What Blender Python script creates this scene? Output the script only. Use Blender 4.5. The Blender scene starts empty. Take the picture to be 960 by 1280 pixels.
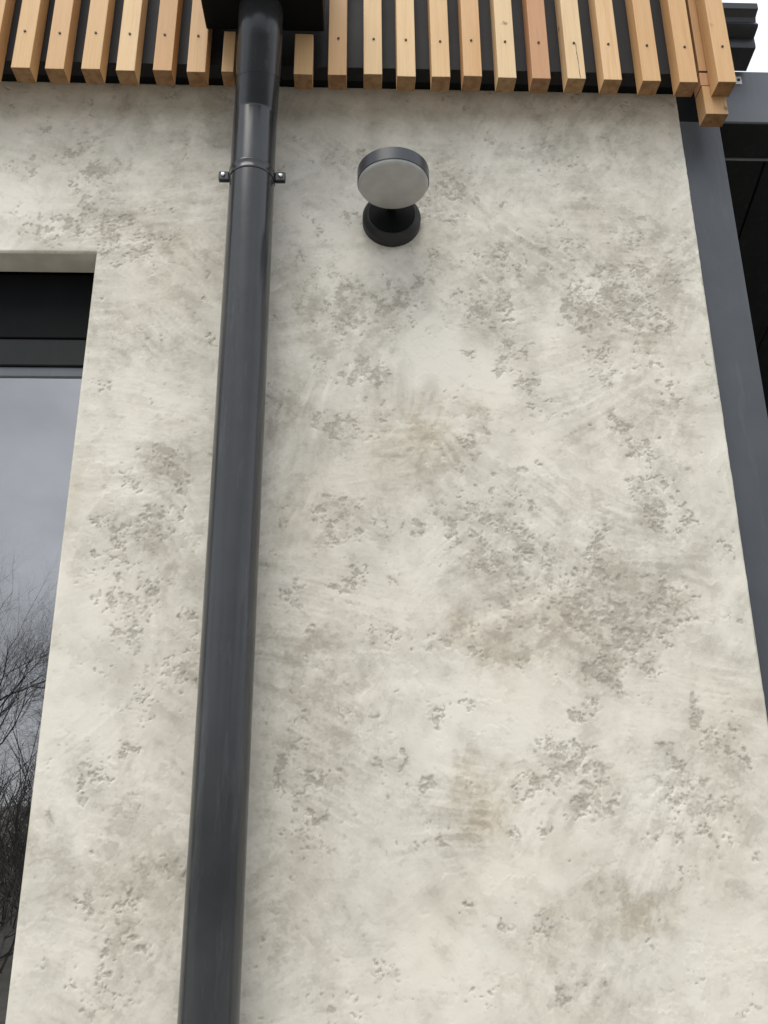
import bpy, bmesh, math, random
import numpy as np
from mathutils import Matrix, Vector

random.seed(7)
rng = np.random.default_rng(11)
C = bpy.context.scene.collection
sc = bpy.context.scene
R = math.radians

# ------------------------------------------------------------------ camera
cam_d = bpy.data.cameras.new('camera')
cam = bpy.data.objects.new('camera', cam_d)
C.objects.link(cam)
cam_d.sensor_fit = 'HORIZONTAL'
cam_d.sensor_width = 36.0
cam_d.lens = 36.0 * 1067.0 / 960.0
cam_d.clip_start = 0.02
cam_d.clip_end = 2000.0
p, yaw, roll = R(18.7), R(1.94), R(-0.42)
F = Vector((math.sin(yaw) * math.cos(p), math.cos(yaw) * math.cos(p), math.sin(p)))
R0 = F.cross(Vector((0, 0, 1))).normalized()
U0 = R0.cross(F)
Rv = R0 * math.cos(roll) + U0 * math.sin(roll)
Uv = U0 * math.cos(roll) - R0 * math.sin(roll)
M = Matrix((Rv, Uv, -F)).transposed().to_4x4()
M.translation = Vector((0.0, -1.67, 1.6))
cam.matrix_world = M
sc.camera = cam

# ------------------------------------------------------------------ light
SUN_EL, SUN_AZ = R(62), R(-28)          # high, behind the photographer and to the left
to_sun = Vector((math.sin(SUN_AZ) * math.cos(SUN_EL), -math.cos(SUN_AZ) * math.cos(SUN_EL), math.sin(SUN_EL)))
sun_d = bpy.data.lights.new('sun', 'SUN')
sun_d.energy = 1.45
sun_d.angle = R(42)
sun_d.color = (1.0, 0.955, 0.88)
sun = bpy.data.objects.new('sun', sun_d)
C.objects.link(sun)
sun.rotation_euler = to_sun.to_track_quat('Z', 'Y').to_euler()

world = bpy.data.worlds.new('World')
sc.world = world
world.use_nodes = True
wn = world.node_tree
wn.nodes.clear()
def wnode(t, **kw):
    n = wn.nodes.new(t)
    for k, v in kw.items():
        setattr(n, k, v)
    return n
out = wnode('ShaderNodeOutputWorld')
bg = wnode('ShaderNodeBackground')
bg.inputs['Strength'].default_value = 0.1
sky = wnode('ShaderNodeTexSky', sky_type='NISHITA', sun_disc=False)
sky.sun_elevation = SUN_EL
sky.sun_rotation = math.atan2(to_sun.x, to_sun.y)
tc = wnode('ShaderNodeTexCoord')
mp = wnode('ShaderNodeMapping')
mp.inputs['Scale'].default_value = (1.0, 1.0, 2.0)
mp.inputs['Location'].default_value = (3.7, 1.2, 0.4)
nz = wnode('ShaderNodeTexNoise')
nz.inputs['Scale'].default_value = 2.3
nz.inputs['Detail'].default_value = 6.0
nz.inputs['Roughness'].default_value = 0.55
nz.inputs['Distortion'].default_value = 0.3
rp = wnode('ShaderNodeValToRGB')
rp.color_ramp.elements[0].position = 0.34
rp.color_ramp.elements[0].color = (4.7, 4.95, 5.35, 1)
rp.color_ramp.elements[1].position = 0.66
rp.color_ramp.elements[1].color = (7.6, 8.0, 8.8, 1)
mx = wnode('ShaderNodeMixRGB')
mx.inputs['Fac'].default_value = 0.93
wn.links.new(tc.outputs['Generated'], mp.inputs['Vector'])
wn.links.new(mp.outputs['Vector'], nz.inputs['Vector'])
wn.links.new(nz.outputs['Fac'], rp.inputs['Fac'])
wn.links.new(sky.outputs['Color'], mx.inputs['Color1'])
wn.links.new(rp.outputs['Color'], mx.inputs['Color2'])
# overcast luminance: the zenith about three times the horizon
sx = wnode('ShaderNodeSeparateXYZ')
wn.links.new(tc.outputs['Generated'], sx.inputs[0])
mr = wnode('ShaderNodeMapRange')
mr.inputs['From Min'].default_value = 0.0
mr.inputs['From Max'].default_value = 1.0
mr.inputs['To Min'].default_value = 0.82
mr.inputs['To Max'].default_value = 1.12
wn.links.new(sx.outputs['Z'], mr.inputs['Value'])
ml = wnode('ShaderNodeVectorMath', operation='SCALE')
wn.links.new(mx.outputs['Color'], ml.inputs[0])
wn.links.new(mr.outputs['Result'], ml.inputs['Scale'])
wn.links.new(ml.outputs['Vector'], bg.inputs['Color'])
wn.links.new(bg.outputs['Background'], out.inputs['Surface'])

sc.view_settings.view_transform = 'Standard'
sc.view_settings.look = 'None'
sc.view_settings.exposure = 0.76
sc.view_settings.gamma = 1.0
sc.view_settings.use_curve_mapping = False

# ------------------------------------------------------------------ helpers
class MB:
    """collects simple shapes in one bmesh; build() links them as ONE object"""
    def __init__(self):
        self.bm = bmesh.new()
    def box(self, x0, x1, y0, y1, z0, z1, bev=0.0, seg=1, mat=0):
        vs = [self.bm.verts.new((x, y, z)) for x in (x0, x1) for y in (y0, y1) for z in (z0, z1)]
        idx = [(0, 1, 3, 2), (4, 6, 7, 5), (0, 4, 5, 1), (2, 3, 7, 6), (0, 2, 6, 4), (1, 5, 7, 3)]
        fs = [self.bm.faces.new([vs[i] for i in f]) for f in idx]
        for f in fs:
            f.material_index = mat
        if bev > 0:
            es = list({e for f in fs for e in f.edges})
            bmesh.ops.bevel(self.bm, geom=es, offset=bev, segments=seg, affect='EDGES', profile=0.5)
        return self
    def lathe(self, prof, n=40, mtx=None, cap0=True, cap1=True, smooth=True):
        """prof: (radius, height) pairs turned round local Z"""
        mtx = mtx or Matrix()
        rings = []
        for r, h in prof:
            rings.append([self.bm.verts.new(mtx @ Vector((r * math.cos(2 * math.pi * k / n), r * math.sin(2 * math.pi * k / n), h))) for k in range(n)])
        for a, b in zip(rings[:-1], rings[1:]):
            for k in range(n):
                f = self.bm.faces.new((a[k], a[(k + 1) % n], b[(k + 1) % n], b[k]))
                f.smooth = smooth
        if cap0:
            self.bm.faces.new(list(reversed(rings[0])))
        if cap1:
            self.bm.faces.new(rings[-1])
        return self
    def sweep(self, pts, r, n=40, cap=True):
        """tube through points lying in a plane of constant x; r one radius or a list"""
        rs = r if isinstance(r, (list, tuple)) else [r] * len(pts)
        rings = []
        for i, q in enumerate(pts):
            q = Vector(q)
            t = (Vector(pts[min(i + 1, len(pts) - 1)]) - Vector(pts[max(i - 1, 0)])).normalized()
            a = Vector((1, 0, 0))
            b = t.cross(a).normalized()
            rings.append([self.bm.verts.new(q + (a * math.cos(2 * math.pi * k / n) + b * math.sin(2 * math.pi * k / n)) * rs[i]) for k in range(n)])
        for a, b in zip(rings[:-1], rings[1:]):
            for k in range(n):
                f = self.bm.faces.new((a[k], a[(k + 1) % n], b[(k + 1) % n], b[k]))
                f.smooth = True
        if cap:
            self.bm.faces.new(list(reversed(rings[0])))
            self.bm.faces.new(rings[-1])
        return self
    def extrude(self, prof, x0, x1, bev=0.0):
        """closed (y, z) profile run along x"""
        a = [self.bm.verts.new((x0, y, z)) for y, z in prof]
        b = [self.bm.verts.new((x1, y, z)) for y, z in prof]
        n = len(prof)
        for k in range(n):
            self.bm.faces.new((a[k], a[(k + 1) % n], b[(k + 1) % n], b[k]))
        self.bm.faces.new(list(reversed(a)))
        self.bm.faces.new(b)
        return self
    def mesh(self, name, mats):
        bmesh.ops.recalc_face_normals(self.bm, faces=self.bm.faces)
        for e in self.bm.edges:
            if len(e.link_faces) == 2 and e.calc_face_angle(0) > R(36):
                e.smooth = False
        me = bpy.data.meshes.new(name)
        self.bm.to_mesh(me)
        self.bm.free()
        for m in (mats if isinstance(mats, (list, tuple)) else [mats]):
            me.materials.append(m)
        return me
    def build(self, name, mats, parent=None):
        return link(name, self.mesh(name, mats), parent)

def link(name, me, parent=None):
    o = bpy.data.objects.new(name, me)
    C.objects.link(o)
    if parent is not None:
        o.parent = parent
    return o

def shade_auto(o, ang=35):
    me = o.data
    for f in me.polygons:
        f.use_smooth = True
    bm = bmesh.new(); bm.from_mesh(me)
    for e in bm.edges:
        if len(e.link_faces) == 2 and e.calc_face_angle(0) > R(ang):
            e.smooth = False
    bm.to_mesh(me); bm.free()

def thing(name, label, cat, loc=(0, 0, 0), group=None):
    o = bpy.data.objects.new(name, None)
    C.objects.link(o)
    o.location = loc
    o['label'] = label
    o['category'] = cat
    if group:
        o['group'] = group
    return o

# ------------------------------------------------------------------ materials
class NT:
    def __init__(self, name):
        self.m = bpy.data.materials.new(name)
        self.m.use_nodes = True
        self.t = self.m.node_tree
        self.b = self.t.nodes['Principled BSDF']
    def n(self, typ, ins=None, **kw):
        nd = self.t.nodes.new(typ)
        for k, v in kw.items():
            setattr(nd, k, v)
        for k, v in (ins or {}).items():
            self.put(nd.inputs[k], v)
        return nd
    def put(self, sock, v):
        if isinstance(v, bpy.types.NodeSocket):
            self.t.links.new(v, sock)
        else:
            sock.default_value = v
    def set(self, **kw):
        for k, v in kw.items():
            self.put(self.b.inputs[k.replace('_', ' ')], v)
    def noise(self, vec, scale, detail=4, rough=0.55, dist=0.0):
        return self.n('ShaderNodeTexNoise', {'Vector': vec, 'Scale': scale, 'Detail': detail, 'Roughness': rough, 'Distortion': dist}).outputs['Fac']
    def obj(self, scale=(1, 1, 1), loc=(0, 0, 0)):
        c = self.n('ShaderNodeTexCoord').outputs['Object']
        return self.n('ShaderNodeMapping', {'Vector': c, 'Scale': scale, 'Location': loc}).outputs['Vector']
    def math(self, op, a, b=0.0, clamp=False):
        nd = self.n('ShaderNodeMath', operation=op, use_clamp=clamp)
        self.put(nd.inputs[0], a); self.put(nd.inputs[1], b)
        return nd.outputs[0]
    def ramp(self, fac, stops):
        nd = self.n('ShaderNodeValToRGB', {'Fac': fac})
        el = nd.color_ramp.elements
        while len(el) < len(stops):
            el.new(0.5)
        for e, (pos, c) in zip(el, stops):
            e.position = pos
            e.color = (c, c, c, 1) if isinstance(c, (int, float)) else (*c, 1)
        return nd.outputs['Color']
    def mix(self, fac, a, b, mode='MIX'):
        nd = self.n('ShaderNodeMixRGB', blend_type=mode)
        for s, v in zip(nd.inputs, (fac, a, b)):
            if isinstance(v, tuple) and len(v) == 3:
                v = (*v, 1)
            self.put(s, v)
        return nd.outputs['Color']
    def bump(self, h, strength=0.3, dist=0.002):
        return self.n('ShaderNodeBump', {'Height': h, 'Strength': strength, 'Distance': dist}).outputs['Normal']

def coated(name, col, rough=0.35, var=0.15, spec=0.5, dusty=0.12, wavy=0.0):
    """powder coated metal: slight orange peel, faint dirt and dust"""
    k = NT(name)
    v = k.obj()
    d = k.noise(v, 9.0, 5, 0.6)
    c = k.mix(k.ramp(d, [(0.35, 0.0), (0.75, 1.0)]), tuple(x * (1 - var) for x in col), tuple(x * (1 + var) for x in col))
    dust = k.ramp(k.noise(k.obj((40, 40, 6)), 1.0, 6, 0.7), [(0.55, 0.0), (0.8, dusty)])
    c = k.mix(dust, c, (0.30, 0.29, 0.27))
    k.set(Base_Color=c, Specular_IOR_Level=spec)
    k.set(Roughness=k.math('ADD', k.math('MULTIPLY', d, 0.16), rough - 0.08))
    hh = k.math('ADD', k.math('MULTIPLY', k.noise(v, 420.0, 2), 0.03), k.math('MULTIPLY', k.noise(k.obj((9, 9, 2.2)), 1.0, 3), wavy))
    k.set(Normal=k.bump(hh, 1.0, 0.001))
    return k.m

m_pipe = coated('anthracite_pipe', (0.042, 0.0445, 0.047), 0.19, 0.12, 0.5, 0.14, 0.35)
m_trim = coated('anthracite_trim', (0.074, 0.081, 0.090), 0.42, 0.10, 0.5, 0.16, 1.2)
m_skylit = coated('anthracite_skylit', (0.120, 0.130, 0.146), 0.42, 0.08)  # same anthracite as the trim, with reflected sky lightened into its colour
m_lamp = coated('black_lamp_metal', (0.008, 0.009, 0.010), 0.45, 0.15)
m_edge = coated('grey_edge_trim', (0.22, 0.225, 0.23), 0.45)
m_rim = coated('graphite_lamp_metal', (0.050, 0.053, 0.060), 0.34, 0.12)
m_black = coated('black_sheet', (0.014, 0.015, 0.017), 0.5, 0.2)
m_membrane = coated('black_membrane', (0.011, 0.012, 0.014), 0.6, 0.2, 0.3, 0.04)
m_soffit = coated('black_board', (0.011, 0.012, 0.012), 0.5, 0.2)
m_void = coated('matt_black', (0.003, 0.004, 0.004), 0.6, 0.2, 0.12, 0.008)
m_gutter = coated('black_gutter', (0.018, 0.020, 0.022), 0.35, 0.2)
m_frame = coated('dark_window_frame', (0.016, 0.020, 0.019), 0.5, 0.1, 0.2, 0.03)
m_steel = NT('zinc_steel'); m_steel.set(Base_Color=(0.72, 0.72, 0.70, 1), Metallic=1.0, Roughness=0.3); m_steel = m_steel.m
m_screw = NT('dark_screw'); m_screw.set(Base_Color=(0.05, 0.035, 0.025, 1), Metallic=0.6, Roughness=0.5); m_screw = m_screw.m
m_clip_plate = NT('galvanised_plate'); m_clip_plate.set(Base_Color=(0.78, 0.78, 0.76, 1), Metallic=0.2, Roughness=0.4); m_clip_plate = m_clip_plate.m

k = NT('opal_diffuser')
k.set(Base_Color=k.mix(k.ramp(k.noise(k.obj(), 28.0, 4), [(0.35, 0.0), (0.7, 1.0)]), (0.37, 0.37, 0.355), (0.45, 0.45, 0.435)), Roughness=0.32, Subsurface_Weight=0.15)
k.b.inputs['Subsurface Radius'].default_value = (0.01, 0.01, 0.01)
m_opal = k.m

def glass():
    k = NT('window_glass')
    t = k.t
    gl = k.n('ShaderNodeBsdfGlossy', {'Color': (1.0, 0.99, 0.965, 1), 'Roughness': 0.0})
    tr = k.n('ShaderNodeBsdfTransparent', {'Color': (0.55, 0.60, 0.60, 1)})
    fr = k.n('ShaderNodeFresnel', {'IOR': 4.2})
    v = k.obj()
    nb = k.bump(k.noise(v, 1.3, 2), 0.06, 0.01)
    k.put(gl.inputs['Normal'], nb)
    ms = k.n('ShaderNodeMixShader', {0: fr.outputs[0], 1: tr.outputs[0], 2: gl.outputs[0]})
    t.links.new(ms.outputs[0], t.nodes['Material Output'].inputs['Surface'])
    return k.m
m_glass = glass()

def wood():
    k = NT('larch_timber')
    info = k.n('ShaderNodeObjectInfo')
    rnd = info.outputs['Random']
    tint = info.outputs['Color']
    knots = info.outputs['Alpha']
    off = k.n('ShaderNodeCombineXYZ', {0: k.math('MULTIPLY', rnd, 7.3), 1: k.math('MULTIPLY', rnd, 3.1), 2: k.math('MULTIPLY', rnd, 31.0)}).outputs[0]
    c = k.n('ShaderNodeTexCoord').outputs['Object']
    v = k.n('ShaderNodeVectorMath', {0: c, 1: off}, operation='ADD').outputs[0]
    def mp(s):
        return k.n('ShaderNodeMapping', {'Vector': v, 'Scale': s}).outputs['Vector']
    grain = k.noise(mp((55, 55, 1.6)), 1.0, 5, 0.6, 0.6)
    fine = k.noise(mp((420, 420, 9)), 1.0, 3, 0.6)
    big = k.noise(mp((9, 9, 3)), 1.0, 3)
    base = k.mix(k.ramp(grain, [(0.35, 0.0), (0.68, 1.0)]), (0.93, 0.90, 0.86), (1.0, 1.0, 1.0))
    base = k.mix(1.0, base, tint, 'MULTIPLY')
    base = k.mix(k.ramp(grain, [(0.50, 0.0), (0.72, 0.6)]), base, k.mix(1.0, base, (0.78, 0.62, 0.44), 'MULTIPLY'))
    base = k.mix(k.ramp(fine, [(0.5, 0.0), (0.8, 0.26)]), base, (0.32, 0.18, 0.08))
    base = k.mix(k.ramp(big, [(0.5, 0.0), (0.8, 0.30)]), base, k.mix(1.0, base, (0.86, 0.72, 0.58), 'MULTIPLY'))
    # knots: sparse cells, squashed across the grain
    kj = k.n('ShaderNodeVectorMath', {0: k.n('ShaderNodeTexNoise', {'Vector': mp((70, 70, 40)), 'Scale': 1.0}).outputs['Color'], 1: (0.45, 0.45, 0.45)}, operation='MULTIPLY').outputs[0]
    kv = k.n('ShaderNodeVectorMath', {0: mp((20, 20, 26)), 1: kj}, operation='ADD').outputs[0]
    vo = k.n('ShaderNodeTexVoronoi', {'Vector': kv, 'Scale': 1.0})
    pick = k.math('GREATER_THAN', k.n('ShaderNodeSeparateColor', {0: vo.outputs['Color']}).outputs[0], k.math('SUBTRACT', 1.0, knots))
    kn = k.math('MULTIPLY', k.ramp(vo.outputs['Distance'], [(0.06, 0.8), (0.26, 0.0)]), pick)
    base = k.mix(kn, base, (0.14, 0.07, 0.03))
    # end grain drinks finish and weathers darker, with rings
    g = k.n('ShaderNodeNewGeometry')
    nrm = k.n('ShaderNodeVectorTransform', {0: g.outputs['Normal']}, vector_type='NORMAL', convert_from='WORLD', convert_to='OBJECT').outputs[0]
    end = k.math('GREATER_THAN', k.math('ABSOLUTE', k.n('ShaderNodeSeparateXYZ', {0: nrm}).outputs[2]), 0.8)
    wv = k.n('ShaderNodeTexWave', {'Vector': k.n('ShaderNodeMapping', {'Vector': v, 'Scale': (1, 1, 0.02), 'Location': (0.02, 0.05, 0)}).outputs[0], 'Scale': 70.0, 'Distortion': 3.0, 'Detail': 2.0}, wave_type='RINGS', rings_direction='Z')
    blot = k.noise(mp((60, 60, 2)), 1.0, 4, 0.6)
    ecol = k.mix(k.ramp(blot, [(0.4, 0.0), (0.65, 1.0)]), (0.37, 0.285, 0.19), (0.24, 0.155, 0.08))
    ecol = k.mix(k.math('MULTIPLY', wv.outputs['Fac'], 0.35), ecol, (0.30, 0.18, 0.09))
    base = k.mix(end, base, k.mix(1.0, k.mix(0.5, tint, (0.8, 0.7, 0.6)), ecol, 'MULTIPLY'))
    k.set(Base_Color=base, Roughness=0.55, Specular_IOR_Level=0.35)
    k.set(Normal=k.bump(k.math('ADD', fine, k.math('MULTIPLY', grain, 0.6)), 0.25, 0.0012))
    return k.m
m_wood = wood()

def plaster():
    k = NT('travertine_plaster')
    at = k.n('ShaderNodeAttribute', attribute_name='coat')
    s = k.n('ShaderNodeSeparateColor', {0: at.outputs['Color']})
    tone, warm, pit = s.outputs[0], s.outputs[1], s.outputs[2]
    v = k.obj()
    # fine wash of the second coat inside the tone the mesh carries
    w1 = k.noise(v, 30.0, 8, 0.6, 0.15)
    w2 = k.noise(v, 210.0, 5, 0.65)
    t2 = k.math('ADD', tone, k.math('MULTIPLY', k.math('SUBTRACT', w1, 0.5), k.math('ADD', 0.10, k.math('MULTIPLY', tone, 0.5))))
    t2 = k.math('ADD', t2, k.math('MULTIPLY', k.math('SUBTRACT', w2, 0.5), 0.16), True)
    c = k.ramp(t2, [(0.0, (0.815, 0.776, 0.674)), (0.45, (0.650, 0.618, 0.526)), (1.0, (0.470, 0.438, 0.364))])
    c = k.mix(k.math('MULTIPLY', warm, 0.75), c, k.mix(1.0, c, (0.98, 0.895, 0.790), 'MULTIPLY'))
    grit = k.noise(v, 520.0, 3, 0.65)
    pf = k.math('MULTIPLY', pit, k.ramp(grit, [(0.36, 0.95), (0.60, 0.22)]))
    c = k.mix(pf, c, (0.355, 0.329, 0.268))
    rough = k.math('ADD', 0.50, k.math('MULTIPLY', k.math('MAXIMUM', pit, tone), 0.3))
    k.set(Base_Color=c, Roughness=rough, Specular_IOR_Level=0.25)
    h = k.math('ADD', k.math('MULTIPLY', w2, 0.35), k.math('MULTIPLY', grit, k.math('ADD', 0.15, k.math('MULTIPLY', pit, 1.4))))
    k.set(Normal=k.bump(h, 0.35, 0.0009))
    return k.m
m_plaster = plaster()

k = NT('reveal_plaster')
k.set(Base_Color=k.ramp(k.noise(k.obj(), 14.0, 6), [(0.3, (0.52, 0.49, 0.42)), (0.7, (0.66, 0.63, 0.56))]), Roughness=0.75, Normal=k.bump(k.noise(k.obj(), 160.0, 5), 0.3, 0.001))
m_reveal = k.m
k = NT('dark_room')
k.set(Base_Color=(0.02, 0.02, 0.02, 1), Roughness=0.9); m_dark = k.m
k = NT('pale_bounce_paving')
v = k.obj()
k.set(Base_Color=k.mix(k.ramp(k.noise(v, 3.0, 8, 0.65), [(0.35, 0.0), (0.7, 1.0)]), (0.28, 0.265, 0.235), (0.37, 0.35, 0.315)), Roughness=0.85, Normal=k.bump(k.noise(v, 90.0, 5, 0.6), 0.3, 0.004))
m_bounce_paving = k.m
k = NT('gravel_ground')
v = k.obj()
k.set(Base_Color=k.mix(k.ramp(k.noise(v, 2.0, 8, 0.7), [(0.35, 0.0), (0.7, 1.0)]), (0.075, 0.072, 0.062), (0.14, 0.135, 0.12)), Roughness=0.9, Normal=k.bump(k.noise(v, 60.0, 6, 0.7), 0.6, 0.02))
m_ground = k.m
k = NT('hazed_bark')
k.set(Base_Color=k.ramp(k.noise(k.obj((6, 6, 1.5)), 2.0, 6), [(0.3, (0.06, 0.055, 0.048)), (0.7, (0.13, 0.12, 0.105))]), Roughness=0.9)  # bark colour lightened to stand for haze over the distant trees
m_hazed_bark = k.m

# ------------------------------------------------------------------ ground
me = bpy.data.meshes.new('ground')
me.from_pydata([(-600, -600, 0), (600, -600, 0), (600, 600, 0), (-600, 600, 0)], [], [(0, 1, 2, 3)])
me.materials.append(m_ground)
g = link('ground', me)
g['kind'] = 'structure'

me = bpy.data.meshes.new('bounce_paving')
me.from_pydata([(-14, -5.2, 0.004), (9, -5.2, 0.004), (9, -0.002, 0.004), (-14, -0.002, 0.004)], [], [(0, 1, 2, 3)])
me.materials.append(m_bounce_paving)
g = link('bounce_paving', me)  # unseen pale strip, added to bounce light up onto wall and undersides
g['kind'] = 'structure'

# ------------------------------------------------------------------ house wall: trowelled plaster
# two coats: a coarse stippled grey-beige coat, a cream coat pressed over it; where the
# cream is thin the stipple stays open as pits.  Everything is placed in metres on the wall.
STEP = 0.0020
X0, X1, Z0, Z1 = -1.0, 0.80, 1.0, 3.30
WX0, WX1, WZ0, WZ1 = -1.75, -0.595, 0.75, 2.786      # window opening
NX, NZ = int(round((X1 - X0) / STEP)), int(round((Z1 - Z0) / STEP))
fx = np.fft.fftfreq(NX)[None, :]
fz = np.fft.fftfreq(NZ)[:, None]
def norm(a):
    a = a - a.mean()
    return a / a.std()
def white():
    return np.fft.fft2(rng.standard_normal((NZ, NX)))
def blur_noise(sx, sz=None, ang=0.0):
    """gaussian filtered noise, sigmas in mm"""
    sz = sx if sz is None else sz
    c, s = math.cos(ang), math.sin(ang)
    u, w = fx * c + fz * s, -fx * s + fz * c
    a, b = sx / 1000 / STEP, sz / 1000 / STEP
    return norm(np.fft.ifft2(white() * np.exp(-2 * np.pi ** 2 * ((u * a) ** 2 + (w * b) ** 2))).real)
def fbm(lo, hi, beta):
    """power law noise between wavelengths lo..hi in mm"""
    f = np.sqrt(fx ** 2 + fz ** 2) / STEP / 1000
    f[0, 0] = 1
    amp = np.where((f > 1 / hi) & (f < 1 / lo), f ** (-beta), 0)
    return norm(np.fft.ifft2(white() * amp).real)
II, JJ = np.meshgrid(np.arange(NZ), np.arange(NX), indexing='ij')
def warp(a, dx, dz):
    """displace the field by dx, dz in mm (bilinear, periodic)"""
    x = JJ + dx / 1000 / STEP; z = II + dz / 1000 / STEP
    xi = np.floor(x).astype(int); zi = np.floor(z).astype(int)
    u = x - xi; w = z - zi
    g = lambda i, j: a[i % NZ, j % NX]
    return (g(zi, xi) * (1 - u) + g(zi, xi + 1) * u) * (1 - w) + (g(zi + 1, xi) * (1 - u) + g(zi + 1, xi + 1) * u) * w
def sstep(a, lo, hi):
    t = np.clip((a - lo) / (hi - lo), 0, 1)
    return t * t * (3 - 2 * t)
GX = X0 + JJ * STEP
GZ = Z0 + II * STEP
def patches(lst, hard=1.0):
    """soft ellipses (x, z, rx, rz, angle, strength), strongest wins"""
    a = np.zeros((NZ, NX))
    for x, z, rx, rz, an, s in lst:
        m = 2.6 * max(rx, rz)
        i0, i1 = max(0, int((z - m - Z0) / STEP)), min(NZ, int((z + m - Z0) / STEP) + 1)
        j0, j1 = max(0, int((x - m - X0) / STEP)), min(NX, int((x + m - X0) / STEP) + 1)
        if i1 <= i0 or j1 <= j0:
            continue
        dx, dz = GX[i0:i1, j0:j1] - x, GZ[i0:i1, j0:j1] - z
        c, sn = math.cos(an), math.sin(an)
        q = ((dx * c + dz * sn) / rx) ** 2 + ((-dx * sn + dz * c) / rz) ** 2
        a[i0:i1, j0:j1] = np.maximum(a[i0:i1, j0:j1], s * np.exp(-hard * q ** 1.3))
    return a
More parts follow.
